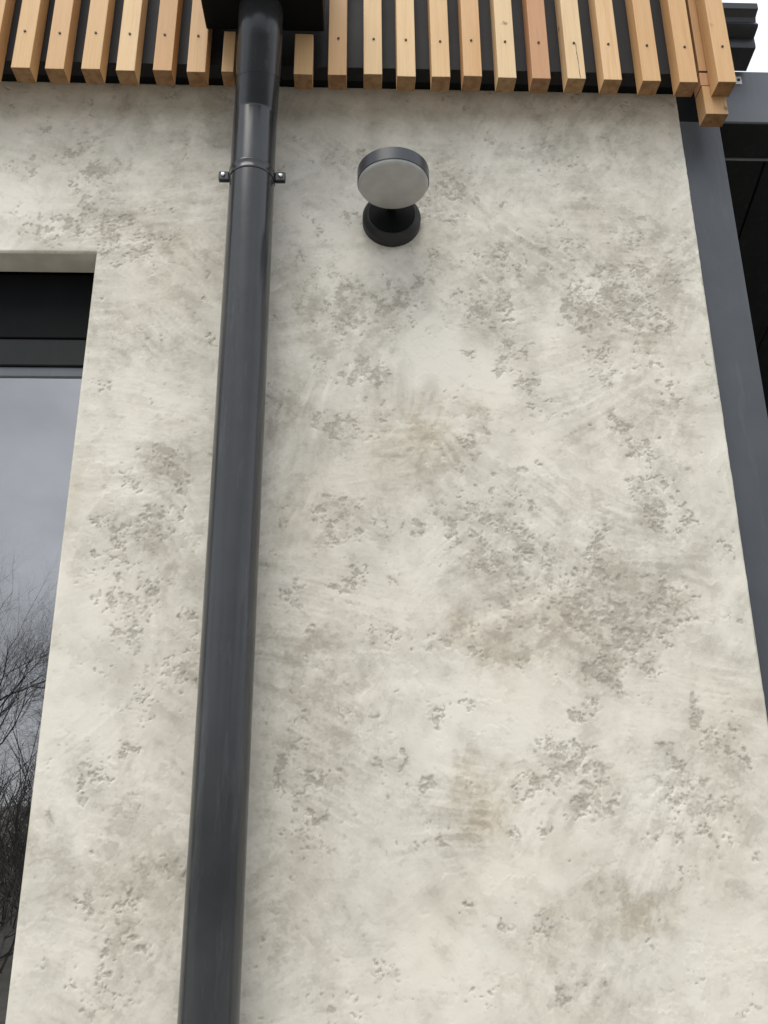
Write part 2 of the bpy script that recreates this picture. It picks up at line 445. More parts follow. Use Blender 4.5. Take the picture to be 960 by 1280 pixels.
PITS = [(-0.766,3.133,0.019,0.017,0,0.7),(-0.669,3.147,0.015,0.014,0,0.6),(-0.645,3.084,0.023,0.021,0,0.9),(-0.690,3.057,0.026,0.016,0,0.9),(-0.611,3.007,0.034,0.025,0.4,1.1),(-0.644,2.959,0.018,0.016,0,0.9),(-0.718,2.853,0.029,0.028,0,1),(-0.644,2.861,0.036,0.031,0.3,1.1),(-0.571,2.855,0.036,0.031,0,1.1),(-0.482,2.822,0.025,0.017,0,0.7),(-0.790,3.020,0.022,0.021,0,0.6),(-0.434,3.048,0.019,0.014,0,0.4),(-0.612,2.917,0.026,0.016,0.6,0.8),(-0.513,2.783,0.036,0.017,0,0.8),(-0.543,2.817,0.029,0.017,0,0.8),(-0.428,2.284,0.023,0.018,0,0.7),(-0.386,2.266,0.020,0.022,0,0.8),(-0.469,2.221,0.016,0.014,0,0.7),(-0.488,2.134,0.019,0.017,0,1),(-0.482,2.114,0.016,0.012,0,1),(-0.424,2.129,0.015,0.027,0,1.1),(-0.393,2.162,0.023,0.014,0,1),(-0.516,2.062,0.022,0.013,0,0.9),(-0.477,2.050,0.014,0.020,0,0.9),(-0.405,2.008,0.011,0.023,0,1.1),(-0.441,1.954,0.025,0.042,0,0.9),(-0.493,1.990,0.014,0.029,0,0.8),(-0.331,1.844,0.025,0.022,0,1),(-0.412,1.771,0.018,0.021,0,0.8),(-0.401,1.829,0.012,0.012,0,0.9),(-0.442,1.690,0.015,0.013,0,0.9),(-0.525,2.139,0.013,0.010,0,0.9),(-0.327,1.933,0.019,0.019,0,0.6),(-0.390,2.109,0.026,0.017,0,0.7),(-0.528,1.993,0.006,0.023,0,0.7),(-0.554,1.712,0.013,0.009,0,0.8),(-0.491,1.636,0.018,0.025,0,0.6),(-0.431,1.591,0.020,0.014,0,0.5),(-0.413,1.392,0.022,0.043,0,0.65),(-0.452,1.298,0.041,0.022,0,0.5),(-0.381,1.341,0.019,0.017,0,0.5),(-0.552,1.578,0.006,0.011,0,0.8),(-0.350,1.482,0.023,0.027,0,0.4),(-0.017,2.655,0.029,0.041,0,1.1),(0.083,2.661,0.036,0.039,0,1.15),(0.134,2.728,0.009,0.028,-0.3,1),(0.293,2.655,0.047,0.031,0,1.1),(0.328,2.549,0.014,0.026,0,1.1),(0.306,2.499,0.012,0.016,-0.7,1.3),(-0.083,2.503,0.012,0.014,0,0.9),(-0.011,2.490,0.035,0.018,0.4,1.1),(0.038,2.483,0.010,0.016,-0.5,1.1),(-0.076,2.371,0.015,0.017,-0.6,1),(-0.033,2.355,0.022,0.024,0,1.15),(0.259,2.329,0.019,0.015,0.8,1.25),(0.244,2.540,0.007,0.006,0,1),(0.290,2.257,0.010,0.009,0,1),(-0.091,2.667,0.009,0.046,0,0.8),(-0.126,2.685,0.011,0.033,0,0.6),(-0.076,2.732,0.022,0.015,0,0.7),(0.319,2.592,0.011,0.020,0,1),(0.509,2.660,0.035,0.046,0,1.3),(0.607,2.672,0.042,0.040,0,1.3),(0.650,2.727,0.015,0.039,0,1.2),(0.597,2.739,0.015,0.024,0,1.1),(0.568,2.745,0.019,0.015,0,1.1),(0.647,2.602,0.016,0.014,0,1.1),(0.698,2.602,0.016,0.016,0,1.1),(0.535,2.521,0.018,0.036,0,0.9),(0.547,2.480,0.021,0.014,0,1),(0.357,2.470,0.011,0.012,0,1.35),(0.379,2.459,0.011,0.012,0,1.35),(0.636,2.541,0.016,0.028,0,0.7),(0.571,2.357,0.019,0.025,0,0.8),(0.611,2.303,0.028,0.019,0,0.8),(0.685,2.427,0.021,0.027,0,0.6),(0.391,2.401,0.028,0.011,0,0.7),(0.721,2.733,0.013,0.034,0,0.6),(0.667,2.631,0.015,0.010,0,1.1),(0.191,2.131,0.012,0.041,0,1.1),(0.234,2.166,0.043,0.026,0,0.9),(0.308,2.118,0.040,0.065,0,0.75),(0.252,2.075,0.016,0.037,0,1),(0.121,2.148,0.013,0.014,0,1.2),(0.491,2.060,0.020,0.034,-0.3,1.3),(0.448,1.964,0.045,0.033,0,1.25),(0.518,1.917,0.045,0.042,0,1.2),(0.619,1.983,0.036,0.028,-0.5,1.3),(0.461,1.832,0.032,0.011,0,1.5),(0.509,1.821,0.009,0.020,0,1.4),(0.623,2.162,0.017,0.032,0,1.15),(0.680,2.173,0.014,0.030,0.3,1.15),(0.588,1.877,0.019,0.013,0,0.9),(0.530,2.033,0.013,0.013,0,1),(0.570,1.844,0.022,0.014,0,0.7),(0.210,1.777,0.011,0.011,0,1.1),(0.155,1.759,0.009,0.014,0,1.15),(0.660,1.760,0.011,0.015,0,1.1),(0.217,1.884,0.041,0.008,0,0.9),(0.313,1.997,0.029,0.049,0,0.6),(0.612,2.207,0.024,0.029,0,0.9),(0.493,2.005,0.039,0.020,0,1.1),(0.399,2.063,0.023,0.030,0,0.5),(-0.028,2.167,0.013,0.023,-0.5,1.2),(-0.060,2.120,0.013,0.019,0,1.15),(-0.024,2.120,0.020,0.009,0,1.15),(-0.084,2.172,0.013,0.012,0,1.1),(-0.071,2.197,0.013,0.009,0,1.1),(0.048,2.133,0.016,0.014,0,0.9),(-0.120,1.995,0.013,0.024,0,1.1),(-0.147,1.990,0.008,0.016,0,1.2),(-0.026,2.001,0.018,0.016,0,0.9),(-0.001,2.038,0.010,0.015,0,0.9),(0.044,1.908,0.016,0.011,0,0.8),(0.071,1.908,0.008,0.011,0,1.1),(-0.126,1.701,0.009,0.035,-0.35,1),(-0.146,1.671,0.007,0.017,-0.3,1.1),(-0.143,1.630,0.012,0.013,0,1),(-0.078,1.629,0.030,0.017,0,0.95),(0.043,1.672,0.012,0.009,-0.4,1),(0.112,1.618,0.024,0.009,0.4,1.1),(0.067,1.709,0.015,0.009,0,0.9),(-0.118,2.023,0.013,0.010,0,1),(0.091,1.683,0.009,0.009,0,1),(-0.009,2.063,0.010,0.010,0,0.6),(0.423,1.745,0.022,0.010,0.3,1),(0.390,1.681,0.029,0.020,0,1.3),(0.387,1.635,0.021,0.013,0,1.1),(0.457,1.650,0.020,0.013,0,1.2),(0.433,1.620,0.012,0.010,0,1.2),(0.439,1.585,0.030,0.013,0,1),(0.335,1.621,0.021,0.014,0,0.9),(0.655,1.757,0.009,0.014,0,1.1),(0.702,1.711,0.023,0.022,0,0.9),(0.590,1.695,0.012,0.007,0,1.1),(0.627,1.631,0.017,0.013,0,1.1),(0.634,1.589,0.036,0.021,0,0.9),(0.670,1.578,0.018,0.011,0,1.05),(0.602,1.525,0.009,0.008,0,1.1),(0.558,1.587,0.008,0.006,0,1.2),(0.545,1.526,0.010,0.006,0,1.1),(0.344,1.383,0.011,0.010,0,1),(0.269,1.384,0.007,0.010,0,1.1),(0.354,1.283,0.014,0.020,0,0.85),(0.419,1.292,0.017,0.009,0,0.9),(0.292,1.540,0.009,0.007,0,1.1),(0.607,1.660,0.011,0.010,0,1.1),(0.338,1.409,0.007,0.005,0,1),(0.152,1.545,0.018,0.014,0,0.5),(-0.080,1.582,0.041,0.047,0,0.5),(0.060,1.317,0.011,0.017,0,0.7),(0.203,1.278,0.014,0.010,0,0.7),(-0.026,1.268,0.041,0.015,0,0.5),(0.674,1.527,0.030,0.019,0,0.6),(0.734,1.684,0.012,0.021,0,0.8),(0.684,1.238,0.020,0.002,0.2,1),(0.224,2.980,0.042,0.042,0,0.85),(0.184,2.918,0.030,0.018,0,0.7),(-0.052,3.056,0.046,0.033,0,0.35),(0.319,2.770,0.056,0.026,0,0.6),(0.480,2.816,0.034,0.044,0,0.55),(0.489,3.067,0.059,0.048,0,0.35),(0.626,2.862,0.046,0.040,0,0.4),(0.171,2.767,0.018,0.034,0,0.5),(-0.096,2.828,0.022,0.044,0,0.35),(0.256,2.166,0.017,0.014,0,1)]
GREY = [(0.143,2.337,0.128,0.093,0.5,0.55),(0.318,2.080,0.115,0.153,-0.4,0.55),(0.492,1.997,0.147,0.149,-0.5,0.6),(0.268,1.900,0.111,0.041,-0.3,0.6),(-0.085,1.838,0.116,0.115,0,0.6),(0.239,1.593,0.057,0.070,-0.4,0.75),(0.591,2.168,0.118,0.106,0,0.3),(0.609,2.340,0.131,0.113,-0.3,0.45),(0.734,2.733,0.078,0.118,0,0.6),(0.532,2.762,0.205,0.056,0,0.45),(-0.435,2.164,0.097,0.156,0,0.45),(-0.437,2.613,0.097,0.121,0,0.35),(-0.368,2.770,0.109,0.064,0,0.45),(-0.165,2.382,0.044,0.413,0,0.3),(-0.404,1.443,0.085,0.170,0,0.4),(0.496,1.395,0.052,0.065,0,0.55),(0.184,2.005,0.065,0.043,0,0.3),(0.360,1.313,0.113,0.045,-0.4,0.35),(-0.030,2.618,0.143,0.082,0,0.35),(0.653,1.597,0.091,0.099,0,0.4),(-0.009,2.080,0.097,0.101,0,0.2),(0.598,2.585,0.091,0.122,0,0.3),(0.430,2.503,0.089,0.047,0.3,0.3),(0.321,2.622,0.072,0.070,0,0.4),(-0.383,2.234,0.049,0.107,0,0.4),(-0.476,1.605,0.087,0.125,0,0.3),(-0.067,1.674,0.060,0.087,0,0.35),(0.213,2.945,0.114,0.091,0,0.25),(-0.653,2.997,0.111,0.092,0,0.2),(-0.618,2.842,0.127,0.044,0,0.3),(0.619,1.964,0.065,0.098,-0.5,0.35),(-0.356,3.026,0.075,0.209,0,0.25),(0.697,1.699,0.062,0.089,0,0.25),(-0.103,1.337,0.084,0.100,0,0.2),(0.574,3.141,0.198,0.122,0,0.3),(0.680,2.064,0.050,0.085,0,0.2),(0.434,2.311,0.155,0.026,0.4,0.35),(0.043,2.853,0.037,0.044,0,0.15),(0.367,1.614,0.105,0.057,0,0.3)]  # grey coat areas; the tall strip right of the pipe also paints its shadow
WARM = [(0.160,2.337,0.103,0.084,0.4,0.6),(0.239,1.593,0.051,0.063,-0.3,0.9),(0.387,1.899,0.096,0.080,-0.5,0.35),(0.496,1.395,0.052,0.059,0,0.8),(-0.085,1.822,0.093,0.092,0,0.4),(0.431,2.512,0.071,0.036,0,0.5),(0.244,1.900,0.079,0.032,-0.3,0.6),(-0.373,3.003,0.113,0.138,0,0.35),(0.578,2.564,0.054,0.061,0,0.3),(0.364,1.370,0.057,0.026,0,0.35),(-0.419,2.380,0.068,0.112,0,0.2),(-0.581,2.163,0.023,0.086,0,0.35),(-0.142,2.200,0.033,0.070,0,0.3),(0.223,1.398,0.072,0.078,0,0.25),(0.651,1.964,0.065,0.098,-0.5,0.25)]
CREAM = [(0.218,2.520,0.142,0.099,0.5,0.55),(0.024,2.254,0.118,0.072,0.4,0.45),(0.169,2.030,0.097,0.067,0,0.3),(0.316,1.760,0.139,0.060,0,0.4),(0.343,1.482,0.161,0.046,0,0.5),(0.251,1.384,0.043,0.077,0,0.55),(0.789,2.314,0.052,0.168,0.1,0.55),(0.773,2.526,0.072,0.120,0.3,0.5),(-0.537,1.901,0.077,0.407,-0.1,0.45),(-0.506,1.749,0.090,0.147,0,0.35),(0.416,2.311,0.155,0.074,0,0.35),(0.056,2.063,0.114,0.084,0,0.3),(0.144,1.702,0.091,0.073,0,0.4),(0.550,1.775,0.125,0.061,0,0.3),(0.366,2.623,0.040,0.124,0,0.35),(0.420,2.132,0.100,0.035,-0.6,0.3),(-0.722,2.951,0.129,0.135,0,0.3),(-0.513,2.673,0.071,0.062,0,0.25),(-0.008,1.807,0.046,0.046,0,0.15),(-0.057,1.996,0.096,0.065,0,0.35),(0.051,1.425,0.086,0.118,0,0.35),(0.622,1.354,0.101,0.116,0,0.35),(0.190,1.284,0.070,0.049,0,0.35),(0.688,1.867,0.080,0.142,0,0.35),(0.299,1.600,0.045,0.042,0,0.4),(0.252,2.080,0.020,0.051,0,0.6),(0.454,2.583,0.108,0.081,0,0.3),(-0.135,1.964,0.047,0.065,0,0.3),(-0.484,1.405,0.056,0.154,0,0.2),(0.058,2.383,0.103,0.075,0,0.3),(0.292,2.220,0.101,0.025,0.3,0.4),(0.178,1.806,0.109,0.046,0,0.35)]

w1, w2 = fbm(30, 400, 1.3), fbm(30, 400, 1.3)
w3, w4 = fbm(8, 60, 1.0), fbm(8, 60, 1.0)
dens = warp(patches([(x, z, rx * 1.42, rz * 1.42, an, s * 1.02) for x, z, rx, rz, an, s in PITS], 0.6), 5 * w1 + 3.5 * w3, 5 * w2 + 3.5 * w4)
grey = warp(0.6 * patches([(x, z, rx * 1.45, rz * 1.45, an, s) for x, z, rx, rz, an, s in GREY], 0.6) + 0.42 * patches(GREY, 0.7), 16 * w1 + 4 * w3, 16 * w2 + 4 * w4)
warmf = warp(patches(WARM, 0.7), 14 * w1 + 3 * w3, 14 * w2 + 3 * w4)
cream = warp(patches(CREAM, 0.7), 18 * w1 + 4 * w3, 18 * w2 + 4 * w4)

dens = np.maximum(dens, 0.48 * sstep(warp(fbm(26, 200, 1.25), 3 * w3, 3 * w4), 0.9, 2.1) * np.clip(1 - 0.7 * cream, 0, 1))
# trowel strokes in a few sweeping directions, each where that sweep was made
angs = [0.5, -0.75, 1.25, 0.05, -0.3]
sel = [fbm(140, 900, 1.6) for _ in angs]
wsum = sum(np.exp(2.2 * s) for s in sel)
wL, wM = fbm(200, 1200, 1.9), fbm(200, 1200, 1.9)      # slow bending of the sweeps
stroke = np.zeros((NZ, NX)); streak = np.zeros((NZ, NX))
for a_, s in zip(angs, sel):
    wgt = np.exp(2.2 * s) / wsum
    stroke += wgt * warp(blur_noise(30, 4.5, a_), 26 * wL + 0.8 * w3, 26 * wM + 0.8 * w4)
    streak += wgt * warp(blur_noise(20, 1.2, a_), 26 * wL + 0.4 * w3, 26 * wM + 0.4 * w4)
stroke, streak = norm(stroke), norm(streak)
cloud = 0.75 * fbm(60, 900, 1.7) + 0.5 * fbm(50, 320, 1.8)
skin = np.zeros((NZ, NX)); wsk = 0
for a_, s in zip(angs, sel):
    wgt = np.exp(3.0 * s); wsk = wsk + wgt
    skin += wgt * warp(blur_noise(46, 15, a_), 26 * wL + 2.6 * w3, 26 * wM + 2.6 * w4)
skin = norm(skin / wsk) * 0.8
skin = skin - np.floor(skin) - 0.5           # overlapping skins: sharp on one side, feathered on the other
mid = warp(fbm(12, 160, 1.4), 1.5 * w3, 1.5 * w4)
fine = warp(fbm(5, 40, 0.9), 4 * w3, 4 * w4)

# laps: where one pass of the cream coat ends on the pass below, a thin edge
lapn = warp(fbm(140, 700, 1.9), 3 * w1 + 4 * w3, 3 * w2 + 4 * w4) * 0.9
saw = lapn * 1.5 - np.floor(lapn * 1.5)
lapmask = sstep(fbm(90, 500, 1.5), 0.0, 1.1)
lap = (saw - 0.5) * lapmask

veil = np.clip(warp(fbm(40, 260, 1.5), 2 * w3, 2 * w4), -1.6, 1.6)
rough_zone = np.clip(0.26 + 1.2 * grey + 0.35 * dens + 0.25 * sstep(cloud, 0.3, 1.6) - 0.8 * cream, 0, 1)
tone = 0.25 + 0.115 * cloud + 0.07 * veil + (0.02 + 0.07 * rough_zone) * mid + (0.022 + 0.058 * rough_zone) * stroke + (0.006 + 0.042 * rough_zone) * streak + (0.02 + 0.17 * rough_zone) * skin \
    + (0.008 + 0.075 * rough_zone) * fine + 0.54 * grey - 0.34 * cream + 0.18 * lap + 0.13 * np.clip(dens, 0, 1)
# grey coat showing through in torn islands inside the grey areas
torn = sstep(mid + 0.5 * fine + 2.0 * grey - 1.9 * cream + 0.4 * stroke, 1.15, 1.75)
tone += 0.10 * torn
# cream ridges left by the blade edge inside the rough areas
ridge = sstep(warp(blur_noise(9, 1.6, 0.9), 1.5 * w3, 1.5 * w4) + 0.7 * (grey + 0.6 * dens), 2.2, 3.0)
tone -= 0.20 * ridge
tone = np.clip(tone, 0, 1)

# pits: the open stipple
size = sstep(fbm(60, 400, 1.4), -0.8, 0.8)
n1 = warp(blur_noise(1.6, 1.05, 0.25), 1.6 * w3, 1.6 * w4)
n2 = blur_noise(4.0)
hole = blur_noise(1.6)
clus = warp(fbm(16, 90, 1.1), 5 * w3, 5 * w4)
cd = np.clip(dens, 0, 1.3)
e = (1.15 - 0.65 * size) * n1 + (0.35 + 0.65 * size) * n2 + 0.65 * clus + 2.15 * cd - 2.0
pit = sstep(e, -0.05, 0.65) * sstep(dens, 0.06, 0.3)
pit *= 1 - 0.8 * sstep(hole - 0.3 * n2, 0.85, 1.25)           # crumbs of cream left standing in the pits
pit *= 0.5 + 0.5 * sstep(clus + 1.2 * cd, 0.2, 1.8)
# softened rims: shallow worn stipple round the open pits
worn = sstep(0.8 * n1 + 0.7 * n2 + 0.5 * clus + 2.2 * cd + 0.8 * grey - 0.6 * cream, 1.1, 2.4)
tone = np.clip(tone + 0.09 * worn, 0, 1)
rim = np.clip(sstep(e, -0.75, -0.15) - sstep(e, -0.15, 0.3), 0, 1) * sstep(dens, 0.1, 0.4)
tone = np.clip(tone - 0.14 * rim, 0, 1)
stray = sstep(0.9 * n1 + 0.6 * clus + 0.5 * grey - 0.7 * cream, 2.75, 3.2) * 0.7
pit = np.maximum(pit, stray)
warmf = np.clip(0.16 * grey + 0.7 * warmf * (0.7 + 0.3 * mid) + 0.07 * norm(fbm(100, 800, 1.6)) + 0.03, 0, 1)

# relief in metres, + is out towards the viewer
relief = 0.0009 * fbm(150, 900, 1.8) + (0.00005 + 0.00010 * rough_zone) * mid + 0.00005 * stroke + 0.00003 * streak + 0.00006 * rough_zone * fine \
    + 0.00045 * lap - (0.00004 + 0.00030 * rough_zone) * skin - 0.00025 * torn - 0.00035 * worn + 0.0002 * rim + 0.00022 * ridge - 0.0013 * pit + 0.00025 * sstep(dens, 0.3, 0.9) * n1

def lines(a, b, n):
    return list(np.linspace(a, b, n + 1))[:-1]
xs = np.array(lines(-4.0, WX0, 40) + lines(WX0, X0, 25) + lines(X0, WX1, 203) + lines(WX1, X1, 698) + [X1])
zs = np.array(lines(0.0, WZ0, 15) + lines(WZ0, Z0, 8) + lines(Z0, WZ1, 893) + lines(WZ1, Z1, 257) + lines(Z1, 3.9, 12) + [3.9])
jx = np.round((xs - X0) / STEP).astype(int) % NX
iz = np.round((zs - Z0) / STEP).astype(int) % NZ
RL, TN, WM, PT = (q[np.ix_(iz, jx)] for q in (relief, tone, warmf, pit))
VX, VZ = np.meshgrid(xs, zs)
# rounded arrises at the corner and round the window, relief fades out at edges
dC = X1 - VX
inz = (VZ <= WZ1 + 1e-6) & (VZ >= WZ0 - 1e-6)
inx = (VX <= WX1 + 1e-6) & (VX >= WX0 - 1e-6)
dW = np.where(inz & ~inx, np.where(VX > WX1, VX - WX1, WX0 - VX), np.where(inx & ~inz, np.where(VZ > WZ1, VZ - WZ1, WZ0 - VZ),
     np.hypot(np.maximum(np.maximum(VX - WX1, WX0 - VX), 0), np.maximum(np.maximum(VZ - WZ1, WZ0 - VZ), 0))))
de = np.minimum(dC, dW)
rr = 0.006
edge = np.where(de < rr, rr - np.sqrt(np.maximum(rr ** 2 - (rr - np.clip(de, 0, rr)) ** 2, 0)), 0)
VY = -RL * np.clip(de / 0.012, 0.15, 1) + edge
wv = sum(a_ * np.sin(zs * f_ + p_) for a_, f_, p_ in ((.0005, 9, .3), (.0004, 31, 2.), (.0003, 83, 4.), (.0002, 190, 1.))) - 0.0009
chip = np.array([random.Random(int(z * 160)).random() for z in zs])
wv = wv - 0.0016 * np.clip((chip - 0.93) / 0.07, 0, 1)
VX = np.minimum(VX, np.where(dC < 0.004, X1 + wv[:, None] - dC, VX))
nxv, nzv = len(xs), len(zs)
co = np.stack([VX, VY, VZ], -1).reshape(-1, 3)
ii, jj = np.meshgrid(np.arange(nzv - 1), np.arange(nxv - 1), indexing='ij')
cx = 0.5 * (xs[jj] + xs[jj + 1]); cz = 0.5 * (zs[ii] + zs[ii + 1])
keep = ~((cx > WX0) & (cx < WX1) & (cz > WZ0) & (cz < WZ1))
a = (ii * nxv + jj)[keep]
quads = np.stack([a, a + 1, a + 1 + nxv, a + nxv], -1)
me = bpy.data.meshes.new('plastered_wall')
me.vertices.add(len(co)); me.vertices.foreach_set('co', co.astype(np.float32).ravel())
me.loops.add(quads.size); me.loops.foreach_set('vertex_index', quads.astype(np.int32).ravel())
me.polygons.add(len(quads))
me.polygons.foreach_set('loop_start', np.arange(0, quads.size, 4, dtype=np.int32))
me.update(calc_edges=True)
me.polygons.foreach_set('use_smooth', np.ones(len(quads), dtype=bool))
at = me.attributes.new('coat', 'FLOAT_COLOR', 'POINT')
colr = np.stack([TN, WM, PT, np.ones_like(TN)], -1).reshape(-1, 4).astype(np.float32)
at.data.foreach_set('color', colr.ravel())
me.materials.append(m_plaster)
me.validate()

house = thing('house', 'pale trowelled plaster house wall with pitted beige patches and a tall dark window', 'house')
wall = link('plastered_wall', me, house)

# window reveal, lining, frame, bead, pane
GY = 0.085
f = MB()
e6 = 0.0062
f.box(WX0, WX1, e6, 0.078, WZ1, WZ1 + 0.03)
f.box(WX1, WX1 + 0.03, e6, GY + 0.05, WZ0, WZ1)
f.box(WX0 - 0.03, WX0, e6, GY + 0.05, WZ0, WZ1)
f.build('window_reveal', m_reveal, house)
GY = 0.085
f = MB().box(WX0 + 0.001, WX1 - 0.001, GY, GY + 0.16, 2.6145, WZ1 - 0.0005, 0.002)
f.build('blind_box', m_void, house)
MB().box(WX0, WX1, -0.03, GY, WZ0 - 0.02, WZ0 - 0.001, 0.002).build('window_sill', m_trim, house)
win = MB()
win.box(WX0, WX1, GY + 0.004, GY + 0.07, 2.546, 2.614, 0.002)
win.box(WX0, WX1, GY + 0.004, GY + 0.07, WZ0, WZ0 + 0.08, 0.002)
win.box(WX1 - 0.025, WX1, GY + 0.005, GY + 0.07, WZ0 + 0.08, 2.546, 0.002)
win.box(WX0, WX0 + 0.06, GY + 0.005, GY + 0.07, WZ0 + 0.08, 2.546, 0.002)
win = win.build('window', m_frame, house)
MB().box(WX0 + 0.06, WX1 - 0.025, GY + 0.010, GY + 0.03, 2.519, 2.5458, 0.003).build('glazing_bead', m_skylit, win)  # pale colour stands for the reflection along the pane's top edge
MB().box(WX0 + 0.06, WX1 - 0.025, GY + 0.010, GY + 0.03, WZ0 + 0.0802, WZ0 + 0.105, 0.003).build('glazing_bead', m_skylit, win)
MB().box(WX0 + 0.061, WX1 - 0.026, GY + 0.015, GY + 0.019, WZ0 + 0.09, 2.535).build('pane', m_glass, win)
r = bmesh.new()
bmesh.ops.create_cube(r, size=1.0, matrix=Matrix.Translation((-1.6, GY + 1.58, 1.75)) @ Matrix.Diagonal((3.4, 3.0, 3.4, 1)))
for fc in [q for q in r.faces if q.normal.y < -0.9]:
    r.faces.remove(fc)
mm = bpy.data.meshes.new('room'); r.to_mesh(mm); r.free(); mm.materials.append(m_dark)
link('room', mm, house)

# grey corner trim, side wall into the carport, roof
o = MB().box(0.8005, 0.9125, 0.030, 0.150, 0.0, 3.2200, 0.0025, 2).build('corner_trim', m_trim, house)
MB().box(0.76, 0.7995, 0.0065, 6.0, 0.0, 3.9).build('side_wall', m_reveal, house)
MB().box(-4.0, -0.2925, -0.069, -0.0285, 3.268, 3.90, 0.001).build('fascia', m_membrane, house)
MB().box(-0.1835, 0.806, -0.069, -0.0285, 3.268, 3.90, 0.001).build('fascia', m_membrane, house)
MB().box(-4.0, 0.806, -0.0280, -0.0035, 3.272, 3.90).build('backing_board', m_void, house)
MB().box(0.8005, 0.905, 0.032, 0.14, 3.2215, 3.90).build('corner_shade_filler', m_void, house)  # black filler, also standing for the corner block's shadow above the trim
MB().box(-4.05, 0.86, -0.16, 6.0, 3.902, 3.96, 0.003).build('roof', m_trim, house)

# ------------------------------------------------------------------ carport to the right: beam, boarded ceiling
car = thing('carport', 'grey metal edge beam and black boarded ceiling right of the pale wall', 'carport', (0, 0, 0))
MB().box(0.9055, 6.0, 0.030, 0.145, 3.2207, 3.386, 0.002).build('edge_beam', m_skylit, car)
MB().box(0.915, 6.0, 0.0315, 0.1525, 3.2170, 3.2203, 0.001).build('beam_underside', m_soffit, car)  # black sheet added so the grey beam's underside is dark
MB().box(0.915, 6.0, 0.1530, 0.1585, 3.2130, 3.232, 0.001).build('ceiling_trim', m_edge, car)
sk = math.tan(R(12))
for i in range(-3, 26):
    xa = 1.0985 + 0.2195 * i
    bm = bmesh.new()
    y0, y1 = 0.162, 5.9
    gap = 0.0025
    q = []
    for (x, y) in ((xa + gap + sk * (y0 - 0.183), y0), (xa + 0.2195 - gap + sk * (y0 - 0.183), y0), (xa + 0.2195 - gap + sk * (y1 - 0.183), y1), (xa + gap + sk * (y1 - 0.183), y1)):
        q.append((max(0.801, min(x, 6.0)), y))
    if q[1][0] - q[0][0] < 0.02 and q[2][0] - q[3][0] < 0.02:
        bm.free(); continue
    lo = [bm.verts.new((x, y, 3.2210 + (i % 3) * 0.0006)) for x, y in q]
    hi = [bm.verts.new((x, y, 3.2400)) for x, y in q]
    bm.faces.new(lo); bm.faces.new(hi)
    for n_ in range(4):
        bm.faces.new((lo[n_], lo[(n_ + 1) % 4], hi[(n_ + 1) % 4], hi[n_]))
    es = [e_ for e_ in bm.edges if e_.verts[0] in lo and e_.verts[1] in lo]
    bmesh.ops.bevel(bm, geom=es, offset=0.003, segments=1, affect='EDGES')
    h_ = MB.__new__(MB); h_.bm = bm
    h_.build('ceiling_board', m_soffit, car)
MB().box(0.801, 6.0, 0.146, 6.0, 3.2405, 3.30).build('ceiling_deck', m_skylit, car)
MB().box(0.8, 6.05, 5.92, 6.0, 0.0, 3.219).build('rear_wall', m_soffit, car)
MB().box(5.85, 5.97, 0.03, 0.145, 0.0, 3.2195, 0.003).build('post', m_trim, car)

br = thing('bracket', 'small pale metal bracket on the grey beam beside the last timber batten', 'bracket', (0.979, 0.0295, 3.3530))
o = MB().box(-0.030, 0.009, -0.003, 0.0, -0.012, 0.012, 0.001).build('plate', m_clip_plate, br)
MB().lathe([(0.0038, 0), (0.0038, 0.002)], 14, Matrix.Translation((0.001, -0.003, 0)) @ Matrix.Rotation(R(90), 4, 'X')).build('screw', m_screw, br)

# ------------------------------------------------------------------ gutter end above the carport beam
G = thing('gutter', 'black moulded gutter end sticking out above the grey carport beam', 'gutter', (0, 0, 0))
outer = [(0.020, 3.376), (-0.040, 3.389), (-0.0415, 3.396), (-0.041, 3.4205), (-0.050, 3.423), (-0.066, 3.4285), (-0.0695, 3.434), (-0.066, 3.441), (-0.061, 3.450), (-0.064, 3.462), (-0.074, 3.468), (-0.0815, 3.471), (-0.0815, 3.489), (-0.074, 3.4905)]
inner = [(-0.074, 3.476), (-0.058, 3.466), (-0.055, 3.450), (-0.062, 3.436), (-0.036, 3.424), (-0.036, 3.394), (0.016, 3.382), (0.016, 3.482), (0.020, 3.486)]
o = MB().extrude(outer + inner, 0.8845, 0.997).build('channel', m_gutter, G); shade_auto(o, 40)
o = MB().extrude(outer + [(0.0205, 3.4905)], 0.997, 1.000).build('end_cap', m_gutter, G)

# ------------------------------------------------------------------ timber screen
scr = thing('timber_screen', 'row of vertical pale timber battens hanging over the top of the plaster wall', 'timber screen', (0, 0, 0))
bx = [-0.7758, -0.6986, -0.6167, -0.5369, -0.4527, -0.3752, -0.2947, -0.2117, -0.1284, -0.0487, 0.0345, 0.1124, 0.1937, 0.2677, 0.3489, 0.4294, 0.5125, 0.5986, 0.6911, 0.7792, 0.8708]
PALE, TAN, PINK, PEACH, WHITE = (0.86, 0.61, 0.33), (0.76, 0.49, 0.245), (0.70, 0.42, 0.24), (0.81, 0.54, 0.285), (0.90, 0.70, 0.43)
tints = [PALE, TAN, PALE, PALE, TAN, PEACH, TAN, TAN, PEACH, PEACH, PALE, PALE, PALE, PEACH, WHITE, PINK, WHITE, PEACH, TAN, PEACH, PEACH]
kn = [0.05] * 21
kn[10] = 0.12; kn[14] = 0.14; kn[16] = 0.07; kn[4] = 0.08; kn[15] = 0.0
BW = 0.0432
def batten_mesh(top, w=BW, d=0.045):
    return MB().box(-w / 2, w / 2, -d / 2, d / 2, 0, top, 0.0014, 2).mesh('batten', m_wood)
full = batten_mesh(0.70)
short = batten_mesh(0.122)
screw = MB().lathe([(0.0030, 0.0), (0.0030, 0.0022), (0.0016, 0.0024)], 10, Matrix.Rotation(R(90), 4, 'X')).mesh('screw', m_screw)
extra = [-0.858 - 0.0815 * i for i in range(12)]
tr = random.Random(3)
